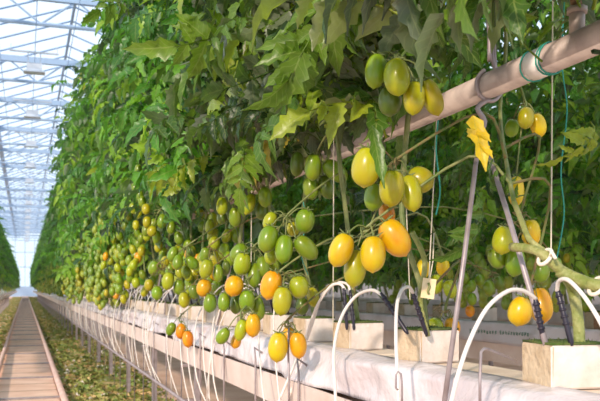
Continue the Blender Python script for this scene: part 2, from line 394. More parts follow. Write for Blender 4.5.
bunch('hanging behind the card tag', (440, 248), 2.3, [
    (443, 267, 14, 18, 3, 'yellow', 0, 'upper right'), (423, 269, 14, 20, 3, 'yellow', .03, 'upper left'),
    (436, 284, 15, 20, 0, 'lime', .08, 'lower middle'), (450, 289, 14, 19, -12, 'lime', .05, 'lower right')])
bunch('peeping over the second cube', (446, 304), 2.0, [
    (435, 326, 18, 16, 40, 'lime', .0, 'left'), (452, 327, 17, 21, -6, 'amber', .02, 'right')])
bunch('of the dark cluster under the leaves by the rods', (471, 262), 3.3, [
    (464, 278, 11, 13, 0, 'green', 0, 'top left'), (480, 280, 11, 13, 0, 'green', .05, 'top right'), (471, 286, 11, 13, 0, 'green', .0, 'middle'),
    (459, 297, 11, 14, 5, 'green', .02, 'lower left'), (472, 299, 10, 13, -5, 'green', .0, 'lower middle'), (470, 311, 10, 12, 0, 'orange', .06, 'brownish lowest')])
bunch('of the green pair in shade left of the yellow pair', (492, 272), 3.0, [
    (489, 288, 12, 16, 0, 'green', 0, 'left'), (499, 283, 11, 15, -8, 'dark', .06, 'right')])
bunch('against the bright leaves at the right side', (566, 240), 3.4, [
    (577, 250, 12, 13, 5, 'green', .03, 'upper'), (568, 258, 10, 11, 0, 'olive', 0, 'left'), (586, 268, 9, 15, 3, 'green', 0, 'right'), (585, 303, 14, 18, 0, 'green', .0, 'lowest by the tube')])
bunch('of the five small ones left of the upper stem', (241, 190), 2.9, [
    (222, 206, 12, 18, 2, 'lime', 0, 'far left'), (235, 217, 13, 20, 2, 'green', .02, 'lowest'), (222, 218, 11, 13, 2, 'dark', .07, 'tucked far left')])
bunch('of the small group by the string', (258, 180), 2.75, [
    (249, 204, 13, 22, 18, 'lime', .02, 'slim left'), (265, 197, 15, 21, -4, 'green', 0, 'upper right'), (262, 211, 14, 18, 0, 'dark', .05, 'lower right')])
bunch('of the tall loose group left of centre', (166, 205), 4.0, [
    (146, 209, 9, 11, 0, 'olive', 0, 'topmost'), (147, 222, 9, 12, 5, 'olive', .02, 'second from the top'), (136, 225, 7, 10, 0, 'olive', .05, 'small left'),
    (152, 231, 10, 11, 20, 'olive', 0, 'lowest'), (162, 221, 10, 15, 10, 'green', 0, 'bright right'), (171, 227, 9, 14, 5, 'green', .03, 'dim far right')])
bunch('of the middle bunch left of the orange shoulder', (188, 245), 3.3, [
    (173, 254, 11, 16, 18, 'green', .0, 'upper left'), (178, 262, 11, 16, 8, 'green', -.03, 'front left'), (192, 263, 12, 16, -45, 'green', .02, 'tilted middle'),
    (186, 272, 10, 14, -5, 'green', .06, 'lower middle'), (191, 252, 9, 12, -15, 'dark', .09, 'dim upper one')])
bunch('of the bunch right above the amber round one', (210, 245), 3.0, [
    (205, 255, 11, 16, 12, 'green', .04, 'upper'), (206, 269, 14, 20, 14, 'lime', 0, 'front big'), (218, 273, 11, 18, 0, 'green', .03, 'right slim'), (226, 268, 9, 15, 3, 'dark', .08, 'far right dim')])
bunch('of the leftmost bunch of clearly seen fruit', (160, 262), 3.4, [
    (154, 268, 12, 15, 20, 'green', .06, 'upper left'), (168, 281, 13, 18, 10, 'lime', 0, 'big front'), (179, 287, 12, 16, 0, 'green', .03, 'right'),
    (165, 262, 9, 12, 10, 'olive', .09, 'upper small'), (149, 285, 10, 12, 0, 'olive', .05, 'far left'), (157, 293, 12, 14, 0, 'green', .03, 'lowest left')])
bunch('of the low bunch with an amber round one', (203, 276), 3.1, [
    (204, 288, 16, 18, 12, 'amber', 0, 'big round'), (210, 303, 14, 19, 3, 'green', -.02, 'lower green'), (194, 292, 11, 15, -4, 'dark', .06, 'shaded left'), (184, 300, 12, 16, -4, 'olive', .08, 'lower left')])
N_HAND = len(FRUITS)
# ------------------------------------------------------------------ the tomato row
PLANT_X = .88
def keep_leaf(v, r):
    """keep clear what hangs in front of the leaves"""
    sub = v[::4]; d = sub-np.array(CAM); z = d@np.array(Fv)
    if z.min() < .75: return False
    px = 300+800*(d@np.array(Rv))/z; py = 288.5-800*d[:, 2]/z
    mx, my = px.mean(), py.mean()
    if mx > 660 or my < -80 or mx < 0: return r.random() < .45
    pipe_y = 37+(600-px)*.487
    band = (np.abs(py-pipe_y) < 17) & (px > 425) & (z < 1.9)
    if band.mean() > .04: return False
    band2 = (np.abs(py-pipe_y) < 11) & (((px > 205) & (px < 225)) | ((px > 236) & (px < 262)) | ((px > 268) & (px < 300)) | ((px > 345) & (px < 430)))
    if band2.mean() > .03 and r.random() < .92: return False
    hook = (px > 470) & (px < 508) & (py > 22) & (z < 1.7)
    if hook.mean() > .03: return False
    if mx > 430: p = .9 if my < 37+(600-mx)*.487-12 else (.10 if my < 230 else .0)
    elif mx > 335: p = .9 if my < 150 else (.35 if my < 205 else .02)
    else:
        yb = np.interp(mx, [25, 100, 200, 335], [272, 240, 225, 195])
        p = 1 if my < yb-35 else (.4 if my < yb else .03)
    if py.max() > (345 if mx < 335 else 300) and my > 180: return False
    if r.random() > p: return False
    for fx, fy, rx, ry, fz in FRUITS:
        if abs(fx-mx) > 110 or abs(fy-my) > 110: continue
        q = (((px-fx)/(rx+1.5))**2+((py-fy)/(ry+1.5))**2 < 1) & (z < fz+.03)
        if q.any() and (r.random() < (.97 if rx > 8 else .75)): return False
    return True
def gen_foliage(seed, n, lod, z0, z1, base, check, dens_low=.5, spread=.13, ls=1., tm=.42):
    r = random.Random(seed); mb = MB()
    for i in range(n):
        zz = z0+(z1-z0)*((i+r.random())/n)
        if zz < z0+.25 and r.random() > dens_low: continue
        az = i*2.4+r.uniform(-.6, .6); L = r.uniform(.17, .31)*(1 if zz < z1-.3 else .7)*ls
        org = (base[0]+max(-.16, min(.16, r.gauss(0, spread*.7))), base[1]+max(-.4, min(.4, r.gauss(0, spread))), zz)
        v, f, uv = leaf_xf(r, org, az, L, lod, r.uniform(-.3, .7))
        if check and not keep_leaf(v, r): continue
        mb.add(v, f, r.uniform(.9, 1) if r.random() < .012 else min(.84, max(0, r.gauss(tm, .28))), 0, uv)
    if not mb.v: mb.add(*leaf_xf(r, (base[0], base[1], z1-.1), 0, .2, lod)[:2], .4)
    return mb
def stem_pts(x, y, r, z1=3.15):
    return [(x, y, .78), (x-.01, y+.015, .88), (x-.03+r.uniform(-.02, .02), y+.05, 1.05), (x-.02+r.uniform(-.03, .03), y+.04, 1.4), (x+r.uniform(-.02, .02), y+.03, 2.0), (x, y+.02, z1)]
CUBE_Z = [1.33, 1.77, 2.16, 2.58]
cube_c = [Vector(Px(566, 360, .885)), Vector(Px(429, 350, .885)), Vector(Px(359.5, 340, .885))]
ys = [c.y for c in cube_c]
while ys[-1] < 5.7: ys.append(ys[-1]+.36)
near_plants = []
ORD = ['nearest', 'second nearest', 'third nearest', 'fourth nearest', 'fifth nearest', 'sixth nearest', 'seventh nearest', 'eighth nearest', 'ninth nearest', 'tenth nearest', 'eleventh nearest', 'twelfth nearest', 'thirteenth nearest', 'fourteenth nearest']
extra = [.62, .85]
n_near = len(ys)
for i, y in enumerate(ys+[1.0]):
    r = random.Random(50+i)
    p = empty('tomato_plant', (PLANT_X, y, .78))
    o_ = ORD[i] if i < n_near else 'foremost'
    if i < n_near: lab = f"leafy tomato plant rooted in the {ORD[i]} cube of the front row"
    else: lab = 'tomato plant whose big dark leaves fill the top right corner'
    tag(p, lab, 'tomato plant', 'tomato plants of the front row')
    mb = gen_foliage(300+i, 300, 0, 1.0, 3.05, (PLANT_X-.08, y), True)
    mb.build('foliage', M['leaf_near'] if i < 5 or i == n_near else M['leaf'], p)
    st = MB(); sp = curve_pts(stem_pts(PLANT_X, y, r), 20)
    if i in (0, n_near): sp = [P(*q) for q in ((514, 202, 1.46), (506, 160, 1.66), (500, 110, 1.82), (506, 40, 1.84), (500, -40, 1.86))]; sp = curve_pts(sp, 16)
    if i == n_near: sp = [q+Vector((.14, -.30, 0)) for q in sp if q.z > 1.34]
    st.tube(sp, [.0045 if i in (0, n_near) else .0068 if q.z < 2 else .006 for q in sp], 7); st.build('stem', M['stem'], p)
    near_plants.append((p, sp))
# stalks from the nearest stem to each bunch
for hub, tops in STALKS:
    best = min(near_plants, key=lambda q: min((s-hub).length for s in q[1] if s.z > hub.z-.05) if any(s.z > hub.z-.05 for s in q[1]) else 9)
    cand = [s for s in best[1] if s.z >= hub.z-.02] or [best[1][-1]]
    s0 = min(cand, key=lambda s: (s-hub).length)
    mb = MB(); mid = (s0+hub)/2+(Vector((0, 0, .03)) if (s0-hub).length < .15 else Vector((.07, 0, .10)))
    cen = sum(tops, Vector())/len(tops); tail = hub*.3+cen*.7+Vector((0, 0, -.005))
    mb.tube(curve_pts([s0, mid, hub, tail], 12), [.0035]*13 if False else .0032, 6)
    for t in tops:
        j = hub.lerp(tail, random.uniform(.2, .9)); mb.tube(curve_pts([j, (j+t)/2+Vector((0, 0, .012)), t], 6), .0019, 5)
    for _ in range(5):       # dried flower ends
        a = hub.lerp(tail, random.random()); mb.tube(curve_pts([a, a+Vector((random.uniform(-.02, .02), random.uniform(-.02, .02), .004)), a+Vector((random.uniform(-.035, .035), random.uniform(-.03, .03), -.02))], 4), .0011, 4)
    mb.build('fruit_stalk', M['dry'] if random.random() < .5 else M['stem'], best[0])
# middle-distance and far plants: shared foliage meshes
MID = [gen_foliage(900+k, 250, 1, 1.08, 3.05, (0, 0), False, .5, .17).build('foliage', M['leaf'], data_only=True) for k in range(5)]
BACK = [gen_foliage(930+k, 300, 1, .98, 2.9, (0, 0), False, .8, .17, .72, .62).build('foliage', M['leaf'], data_only=True) for k in range(3)]  # brighter tint paints sunlight into the back-row leaves
FAR = [gen_foliage(950+k, 230, 2, 1.1, 3.1, (0, 0), False, .6, .22).build('foliage', M['leaf'], data_only=True) for k in range(4)]
def stem_mesh():
    mb = MB(); r = random.Random(3); mb.tube(curve_pts(stem_pts(0, 0, r), 14), .0075, 5); return mb.build('stem', M['stem'], data_only=True)
SM = stem_mesh()
def copy_plant(x, y, meshes, label, group, zs=1., rz=0.):
    p = empty('tomato_plant', (x, y, .0)); p.rotation_euler.z = rz if meshes is not FAR else RN.choice((0, math.pi)); p.scale = (1, 1, zs)
    link('foliage', RN.choice(meshes), p, (0, 0, 0)); link('stem', SM, p, (0, 0, 0))
    return tag(p, label, 'tomato plant', group)
y = ys[-1]+.36
MIDY = []
while y < 14:
    copy_plant(PLANT_X-.04+RN.uniform(-.03, .03), y, MID, 'tomato plant in the unbroken green wall along the middle of the row', 'tomato plants further along the front row', RN.uniform(.95, 1.03), RN.uniform(0, 6.28)); MIDY.append(y); y += .40
while y < 82:
    copy_plant(PLANT_X-.02, y, FAR, 'blurred tomato plant far down the row towards the bright end', 'tomato plants far down the front row', RN.uniform(.95, 1.04), RN.uniform(0, 6.28)); y += .62
y = 12.5
while y < 82:
    copy_plant(-.86, y, FAR, 'blurred tomato plant in the row along the far left of the rails', 'tomato plants of the left row', RN.uniform(.84, .90), RN.uniform(0, 6.28)); y += .62
for x, y0, y1, s_ in ((2.42, 2.0, 15, .40), (3.9, 3.0, 20, .5), (5.4, 4.5, 24, .7)):
    y = y0
    while y < y1:
        copy_plant(x+RN.uniform(-.05, .05), y, BACK, 'tomato plant in the row behind, seen through the gap under the pipe' if x < 3 else 'tomato plant in the rows furthest back, small leaves behind the gap',
                   'tomato plants of the row behind' if x < 3 else 'tomato plants of the rows furthest back', RN.uniform(.93, 1.02), RN.uniform(0, 6.28)); y += s_
# fruit of the middle distance, one by one
def hang(x, y, z, n, w, label, group, cols):
    for k in range(n):
        a = RN.uniform(0, 6.28); rr = .02+.012*(k % 2)
        pos = (x+rr*1.15*math.cos(a+k*2.1), y+rr*1.5*math.sin(a+k*2.1), z-.033*k)
        c = RN.choice(cols)
        add_fruit(pos, w*RN.uniform(.9, 1.1), w*RN.uniform(1.25, 1.45), RN.uniform(-25, 25), c, f"small {CNAME[c]} tomato {label}", group+' '+CNAME[c], calyx=False, small=True)
cnt = 0
yy = 3.3
while cnt < 172:
    for z, pr in ((.90, .8), (1.02, .9), (1.14, .95), (1.27, .8), (1.42, .45)):
        if RN.random() < pr*.62 and cnt < 172:
            zz = z+RN.uniform(-.05, .05)
            if yy < 4.3 and zz > 1.2: continue
            low = zz < 1.05
            n = RN.choice((3, 4, 4, 5))
            hang(RN.uniform(.56, .72) if yy > 4.2 else RN.uniform(.74, .85), yy+RN.uniform(-.06, .06), zz+.07, n, .048, 'low over the gutter in the dense bunches left of centre' if low else 'higher up in the dense bunches left of centre',
                 'small tomatoes left of centre, '+('low' if low else 'high'), ['green', 'lime', 'green', 'olive', 'olive', 'lime', 'green', 'amber'] if low else ['green', 'lime', 'lime', 'green']); cnt += n
    yy += .15
mb = MB(); fv, ff = np.concatenate(fruit_mesh(1, 8, 5).v), fruit_mesh(1, 8, 5).f
def far_fruit(mb, x0, x1, y0, y1, n, r):
    for _ in range(n):
        y = y0+(y1-y0)*r.random()**1.5; z = r.choice((.9, 1.0, 1.1, 1.2, 1.33, 1.48))+r.uniform(-.05, .05); x = r.uniform(x0, x1)
        t0 = (r.random()*.72+(.2 if r.random() < .08 else 0))*(1 if z < 1.1 else .75)
        for k in range(r.choice((3, 4, 5))):
            s = .048*r.uniform(.85, 1.15); mb.add(fv*np.array([s, s, s*1.35])+np.array([x+r.uniform(-.03, .03), y+r.uniform(-.04, .04), z-.034*k]), ff, min(1, max(0, t0+r.uniform(-.15, .15))))
far_fruit(mb, .54, .76, yy, 42, 1150, random.Random(5))
tag(mb.build('tomatoes', M['fruit_far']), 'mass of tiny yellowish tomatoes far down the front row', 'tomatoes', kind='stuff')
mb = MB(); far_fruit(mb, -.74, -.56, 12.5, 40, 120, random.Random(6)); tag(mb.build('tomatoes', M['fruit_far']), 'tiny tomatoes hanging in the row left of the rails', 'tomatoes', kind='stuff')
mb = MB(); rr = random.Random(8)
for _ in range(60):
    y = rr.uniform(2.6, 10); z = rr.choice((.9, 1.05, 1.2, 1.35)); x = rr.uniform(2.05, 2.4)
    for k in range(4): s = .05; mb.add(fv*np.array([s, s, s*1.35])+np.array([x+rr.uniform(-.03, .03), y+rr.uniform(-.04, .04), z-.034*k]), ff, rr.uniform(0, .6))
tag(mb.build('tomatoes', M['fruit_far']), 'dim green tomatoes hanging in the row behind the front plants', 'tomatoes', kind='stuff')
# ------------------------------------------------------------------ growing cubes
def cube_obj(c, rz, label, s=(.1, .1, .075)):
    """c: centre of the base"""
    p = empty('growing_cube', c); tag(p, label, 'growing cube', 'wrapped growing cubes on the slabs'); p.rotation_euler.z = rz
    import bmesh
    bm = bmesh.new(); bmesh.ops.create_cube(bm, size=1)
    bmesh.ops.scale(bm, vec=s, verts=bm.verts); bmesh.ops.translate(bm, vec=(0, 0, s[2]/2), verts=bm.verts)
    bmesh.ops.bevel(bm, geom=[e for e in bm.edges], offset=.003, segments=2, affect='EDGES')
    r = random.Random(int(c[1]*1000))
    for v in bm.verts: v.co += Vector((r.uniform(-1, 1), r.uniform(-1, 1), 0))*.0012
    for f in bm.faces: f.material_index = 1 if f.normal.x < -.7 else 0; f.smooth = False  # aisle-facing sides take the tan with shade painted in
    me = bpy.data.meshes.new('wrap'); bm.to_mesh(me); bm.free(); me.materials.append(M['wrap']); me.materials.append(M['wrap_shaded'])
    o = bpy.data.objects.new('wrap', me); col.objects.link(o); o.parent = p
    mb = MB()          # algae tufts on top
    mb.box((0, 0, s[2]+.0015), (s[0]*.97, s[1]*.97, .004))
    for _ in range(240):
        x, y = r.uniform(-.5, .5)*s[0]*.98, r.uniform(-.5, .5)*s[1]*.98; h = r.uniform(.003, .008); a = r.uniform(0, 3.1); w = .0025
        mb.add([(x-w*math.cos(a), y-w*math.sin(a), s[2]), (x+w*math.cos(a), y+w*math.sin(a), s[2]), (x+r.uniform(-.003, .003), y+r.uniform(-.003, .003), s[2]+h)], [(0, 1, 2)])
    a = mb.build('algae_top', M['algae'], None); a.parent = p
    a['label'] = 'mossy green top of the cube'
    return p
SLAB_Z = .702
cubes = []
CW = ['beside the yellow pair at the right edge', 'behind the loose rod, with an algae green top', 'third from the right edge', 'fourth from the right edge, half behind the ripe trio',
      'fifth from the right edge', 'sixth from the right edge', 'seventh from the right edge']
for i, y in enumerate(ys[:7]):
    sz = (.105, .105, .074) if i != 1 else (.11, .10, .074)
    cubes.append(cube_obj((PLANT_X+.0, y, SLAB_Z), [-.12, .16, .10, .05, -.06, .08, 0][i], 'cream wrapped growing cube '+CW[i], sz))
y = ys[6]+.36
while y < 12: cube_obj((PLANT_X, y, SLAB_Z), 0, 'small cream growing cube on the slab further down the row'); y += .36
for i, y in enumerate([2.9, 3.4, 3.85, 4.3, 4.8, 5.3, 5.9, 6.5, 7.1]):
    cube_obj((2.40, y, SLAB_Z-.01), .1, 'growing cube on the gutter of the row behind')
mb = MB(); mb.box((0, 0, .03), (.09, .09, .06)); p_ = P(495, 316, 3.35); o = mb.build('coir_block', M['brown'], smooth=False)
o.location = (2.28, p_.y-.2, SLAB_Z-.01); tag(o, 'small brown coir block on the gutter behind, under the dark cluster', 'growing block')
# ------------------------------------------------------------------ slab, film, gutter (long, wrinkled)
def strip(name, prof, y0, y1, mat, amp, label, cat, seed, dens=40, kind=None):
    """prof: list of (x, z, wrinkle)"""
    n1 = int((min(y1, 7)-y0)*dens); n2 = int(max(0, y1-7)*2)
    yy = [y0+(min(y1, 7)-y0)*i/n1 for i in range(n1+1)]+[7+(y1-7)*i/n2 for i in range(1, n2+1)] if y1 > 7 else [y0+(y1-y0)*i/n1 for i in range(n1+1)]
    rr = random.Random(seed); ph = [(rr.uniform(4, 34), rr.uniform(0, 6.28), rr.uniform(-10, 10)) for _ in range(9)]
    v = []; m = len(prof)
    for y in yy:
        for j, (x, z, w) in enumerate(prof):
            d = sum(math.sin(a*y+b+c*z*6)/(1+a*.08) for a, b, c in ph)*amp*w
            d2 = sum(math.sin(a*.7*y+b*2+c*x*3)/(1+a*.1) for a, b, c in ph[3:])*amp*w
            v.append((x+d, y, z+d2*.6))
    f = [(i*m+j, i*m+j+1, (i+1)*m+j+1, (i+1)*m+j) for i in range(len(yy)-1) for j in range(m-1)]
    mb = MB(); mb.add(v, f); o = mb.build(name, mat); tag(o, label, cat, kind=kind)
    so = o.modifiers.new('thick', 'SOLIDIFY'); so.thickness = .0012
    return o
def side(x0, x1, z0, z1, n, w): return [(x0+(x1-x0)*i/n, z0+(z1-z0)*i/n, w) for i in range(n+1)]
# film draped over the slab front, top edge slightly rolled
strip('plastic_film', side(.834, .785, .706, .700, 3, .25)+side(.772, .757, .692, .602, 9, 1), .55, 84, M['film'], .0075, 'wrinkled white plastic film draped along the front of the gutter', 'plastic film', 3)
# growing slabs (bags) on the gutter
for k, y0 in enumerate([.55+1.34*i for i in range(12)]):
    mb = MB(); mb.box((.885, y0+.66, (.60+SLAB_Z)/2-.002), (.19, 1.31, SLAB_Z-.60)); o = mb.build('growing_slab', M['slab'], smooth=False)
    bv = o.modifiers.new('b', 'BEVEL'); bv.width = .012; bv.segments = 3
    tag(o, ['tan topped growing slab under the nearest cube', 'tan growing slab under the third and fourth cubes'][k] if k < 2 else 'tan growing slab further down the gutter behind the film', 'growing slab', 'growing slabs in the gutter')
def gutter(x, label, mat, y0, y1, flip=1):
    mb = MB(); prof = [(-.148, .505), (-.153, .598), (-.147, .598), (-.143, .515), (-.06, .575), (.06, .575), (.143, .515), (.147, .598), (.153, .598), (.148, .505), (.06, .566), (-.06, .566)]
    v = [(x+a, yy_, b) for yy_ in (y0, y1) for a, b in prof]; m = len(prof)
    mb.add(v, [(j, (j+1) % m, m+(j+1) % m, m+j) for j in range(m)]+[tuple(range(m))[::-1], tuple(range(m, 2*m))])
    o = mb.build('growing_gutter', mat, smooth=False); return tag(o, label, 'gutter')
gutter(.895, 'long pale metal gutter carrying the front row under the film', M['lip'], .5, 84)
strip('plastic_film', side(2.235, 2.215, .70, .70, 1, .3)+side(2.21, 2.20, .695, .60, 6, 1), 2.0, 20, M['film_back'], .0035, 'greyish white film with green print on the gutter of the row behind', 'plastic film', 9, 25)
gutter(2.36, 'metal gutter of the row behind, seen between the front cubes', M['lip'], 2.0, 20)
mb = MB(); mb.box((2.36, 11, .645), (.24, 18, .09)); o = mb.build('growing_slab', M['film_back'], smooth=False); tag(o, 'pale growing slab of the row behind, above the green print', 'growing slab')
gutter(-.86, 'pale gutter of the row left of the rails', M['lip'], 10.5, 84)
strip('plastic_film', side(-.735, -.725, .602, .70, 6, 1), 10.5, 84, M['film'], .003, 'white film along the gutter left of the rails', 'plastic film', 13, 10)
# lower film / sheet of the back row to the floor side
mb = MB(); mb.box((2.30, 9, .40), (.05, 15, .05)); 
# print on the rear film: small blurred green marks
mb = MB(); rr = random.Random(21)
def marks(pxa, pxb, n, mb):
    for k in range(n):
        px = pxa+(pxb-pxa)*k/n; py0 = 331+(px-470)*.062
        h = 4.2 if k in (0,) else 2.6
        c = Px(px, py0, 2.186); s_ = c.x*0+.0042
        for q in range(2):
            mb.box((2.186, c.y-q*.008, c.z+rr.uniform(-.002, .004)), (.001, .004, h*.0065*rr.uniform(.6, 1)))
        mb.box((2.186, c.y-.004, c.z+rr.choice((-.006, .0, .006))), (.001, .009, .003))
marks(470, 498, 10, mb); marks(500, 530, 11, mb)
o = mb.build('printed_lettering', M['ink'], smooth=False); 
film_b = [q for q in col.objects if q.name.startswith('plastic_film')][1]
o.parent = film_b; o['label'] = 'small blurred green print'
# ------------------------------------------------------------------ heating pipe with hangers
PX = .905
def on_pipe(px): return Px(px, 37+(600-px)*0+0, PX)
pz = CAM.z+.4375*PX/CY
mb = MB(); mb.tube([(PX, .3, pz), (PX, 84, pz)], .0265, 16); pipe = mb.build('heating_pipe', M['pipe'])
tag(pipe, 'pinkish grey heating pipe slanting across the upper right', 'pipe')
def pipe_y_at(px): return Px(px, 100, PX).y
y_ = pipe_y_at(577)
mb = MB(); mb.tube([(PX, y_, pz+.02), (PX, y_, pz+.062)], .014, 10); mb.tube([(PX, y_, pz+.058), (PX, y_, pz+.068)], .018, 10); mb.build('riser_stub', M['pipe'], pipe)
mb = MB(); mb.tube([(PX, y_, pz+.066), (PX-.004, y_+.003, pz+.10), (PX+.004, y_+.004, pz+.15)], [.010, .009, .008], 8); mb.build('hose_end', M['brown'], pipe)
y_ = pipe_y_at(543)
mb = MB(); mb.tube([(PX, y_-.022, pz), (PX, y_+.026, pz)], .0276, 16); t_ = mb.build('tape_wrap', M['tape'], pipe); t_['label'] = 'white tape wrapped round the pipe'
mb = MB()
for dy in (-.026, -.018, .03):
    mb = MB(); mb.tube([(PX+.029*math.cos(a), y_+dy+.003*math.sin(a*2), pz+.029*math.sin(a)) for a in [k*math.pi/8 for k in range(17)]], .0016, 5)
    mb.build('twine_loop', M['teal'], pipe)
def hanger(y, label, za=1.0, zb=.72, near=True):
    p = empty('pipe_hanger', (PX, y, pz)); tag(p, label, 'pipe hanger', 'wire hangers holding the heating pipe')
    k = []; R_ = .032
    for a in range(-20, 21): 
        th = math.pi*1.5+math.radians(a*7.6); k.append((PX+R_*math.cos(th), y+.004*a/10, pz+R_*math.sin(th)))
    mb = MB(); mb.tube(k, .0045, 7); mb.build('hook', M['steel'], p)
    mb = MB()
    mb.tube(curve_pts([(PX+R_*.9, y+.012, pz+.012), (PX+.02, y+.01, pz+.05), (PX+.015, y+.008, pz+.115), (PX+.0, y+.0, pz+.135), (PX-.015, y-.02, pz+.128), (PX-.018, y-.03, pz+.10), (PX-.018, y-.03, pz+.04)], 20), .0048, 7)
    mb.tube(curve_pts([(PX+R_*.5, y+.0, pz+.03), (PX+.005, y-.004, pz+.06), (PX+.003, y-.006, pz+.115), (PX-.006, y-.012, pz+.122), (PX-.013, y-.024, pz+.115), (PX-.014, y-.026, pz+.07)], 16), .0042, 7)
    mb.build('hanging_bracket', M['steel'], p)
    mb = MB(); mb.tube(curve_pts([(PX-.006, y-.002, pz-.031), (PX-.03, y-.004, pz-.05), (PX-.012, y-.003, pz-.075), (PX-.02, y, pz-.10)], 10), .0055, 8); mb.build('twisted_neck', M['steel'], p)
    a = Vector((PX-.02, y, pz-.085))
    for nm, e in (('long_rod', za), ('short_rod', zb)):
        mb = MB(); mb.tube([a, Vector(a).lerp(e, .5)+Vector((.002, 0, 0)), e], .0052, 8); mb.build('support_rod', M['steel'], p)
    return p
yh = pipe_y_at(489)
hanger(yh, 'grey wire hanger around the pipe with two splayed rods down to the cubes', Px(443, 412, .742), Px(546, 345, .83))
for k in range(1, 9):
    y2 = yh+1.9*k
    hanger(y2, 'grey wire hanger on the pipe further down the row behind leaves', Vector((.80, y2+.22, .60)), Vector((.83, y2-.2, .70)))
# ------------------------------------------------------------------ drip tubes and pegs
def drip(pts, peg, label, r=.0036, pr=.0048, group='white drip tubes feeding the cubes'):
    t = MB(); t.tube(curve_pts(pts, 26), r, 8); o = t.build('drip_tube', M['tube']); tag(o, label, 'drip tube', group)
    if peg:
        b = MB(); a, e = Vector(peg[0]), Vector(peg[1])
        b.tube([a, a.lerp(e, .1), a.lerp(e, .93), e], [pr*.6, pr, pr, pr*.5], 8)
        for k in range(5): q = a.lerp(e, .12+.12*k); b.tube([q, q+(e-a).normalized()*.004], pr*1.35, 8)
        g = b.build('peg', M['peg'], None); g.parent = o; g['label'] = 'black peg pushed into the cube'
    return o
def Z3(l): return [P(*q) for q in l]
drip(Z3([(449, 412, 1.22), (458, 375, 1.22), (470, 340, 1.24), (487, 308, 1.27), (508, 291, 1.31), (524, 291, 1.34), (536, 299, 1.36)]), (P(535, 297, 1.36), P(545, 347, 1.36)), 'white drip tube arching in front of the yellow pair to a black peg')
drip(Z3([(612, 345, 1.2), (598, 318, 1.22), (583, 295, 1.26), (568, 280, 1.3), (559, 281, 1.33), (557, 291, 1.35)]), (P(557, 288, 1.35), P(572, 346, 1.33)), 'white drip tube bending off the right edge beside the nearest cube')
drip(Z3([(399, 420, 1.55), (398, 385, 1.56), (396, 340, 1.6), (397, 305, 1.66), (402, 290, 1.70), (409, 287, 1.73), (413, 293, 1.75)]), (P(412, 291, 1.75), P(427, 336, 1.76)), 'white drip tube standing upright at the left side of the second cube', .0038)
drip(Z3([(337, 425, 1.9), (335, 385, 1.9), (334, 350, 1.93), (341, 318, 1.98), (355, 297, 2.0), (371, 290, 1.9), (382, 295, 1.80)]), (P(381, 293, 1.8), P(408, 334, 1.74)), 'white drip tube arching over the third cube with a long black peg', .004)
drip(Z3([(271, 420, 2.3), (290, 375, 2.3), (305, 340, 2.3), (316, 308, 2.25), (330, 287, 2.2), (340, 284, 2.18), (345, 290, 2.17)]), (P(344, 288, 2.17), P(347, 330, 2.16)), 'white drip tube rising beside the lowest ripe trio to an upright peg', .0042)
mb = drip(Z3([(283, 420, 2.36), (300, 360, 2.36), (312, 325, 2.33), (322, 296, 2.28), (334, 283, 2.24), (347, 284, 2.2), (350, 292, 2.19)]), (P(350, 290, 2.19), P(354, 330, 2.17)), 'second white drip tube running close beside the one by the ripe trio', .0036)
# shapes for the tubes further along
def drip_mesh(seed):
    r = random.Random(seed); dy = r.uniform(-.38, .38); dx = r.uniform(-.05, .02)
    t = MB(); t.tube(curve_pts([(-.165, dy*1.5, .345), (-.19+dx, dy*1.1, .52), (-.17+dx, dy*.6, .74), (-.12, dy*.25, .86+r.uniform(-.03, .03)), (-.06, .0, .885), (-.025, .01, .86)], 22), .0027, 6)
    b = MB(); b.tube([(-.026, .01, .865), (0, .015, .78)], .0055, 6)
    return t.build('drip_tube', M['tube'], data_only=True), b.build('peg', M['peg'], data_only=True)
DM = [drip_mesh(s) for s in range(6)]
k = 0
ydl = [ys[3]+.05+.17*i for i in range(26)]+[ys[3]+.05+.17*26+.3*i for i in range(36)]
for i, y in enumerate(ydl):
    tm, pm = DM[RN.randrange(6)]
    o = link('drip_tube', tm, None, (PLANT_X-.01, y, 0)); g = link('peg', pm, o, (0, 0, 0))
    tag(o, 'white drip tube looping from below the gutter, left of the lowest ripe trio' if i < 26 else 'thin white drip tube in the distant fringe along the gutter', 'drip tube', 'looping white drip tubes along the gutter' if i < 26 else 'far white drip tubes along the gutter')
for y in [14.5+.5*i for i in range(30)]:
    tm, pm = DM[RN.randrange(6)]; o = link('drip_tube', tm, None, (-.86, y, 0)); o.rotation_euler.z = math.pi
    tag(o, 'thin white drip tube along the gutter left of the rails', 'drip tube', 'drip tubes left of the rails')
# ------------------------------------------------------------------ under the gutter: stands, hooks, supply pipe
def stand_mesh():
    b = MB(); b.box((0, 0, .247), (.03, .03, .494)); b.box((-.05, 0, .332), (.10, .02, .012)); b.box((.02+.06, 0, .50), (.32, .035, .012)); b.box((0, 0, .006), (.10, .10, .012)); return b.build('post', M['steel'], smooth=False, data_only=True)
SMH = stand_mesh()
for i, y in enumerate([2.45+1.37*k for k in range(40)]):
    o = link('gutter_stand', SMH, None, (.79, y, 0)); tag(o, 'grey metal stand post under the front gutter', 'stand', 'stand posts under the front gutter')
for i, y in enumerate([12+1.37*k for k in range(24)]):
    o = link('gutter_stand', SMH, None, (-.78, y, 0)); o.rotation_euler.z = math.pi; tag(o, 'grey metal stand post under the gutter left of the rails', 'stand', 'stand posts left of the rails')
for i, y in enumerate([2.6+1.4*k for k in range(8)]):
    o = link('gutter_stand', SMH, None, (2.30, y, 0)); tag(o, 'stand post under the gutter of the row behind', 'stand', 'stand posts of the row behind')
mb = MB(); mb.tube([(.70, .6, .345), (.70, 84, .345)], .009, 8); tag(mb.build('supply_pipe', M['steel']), 'thin grey supply pipe running low beneath the front gutter', 'pipe')
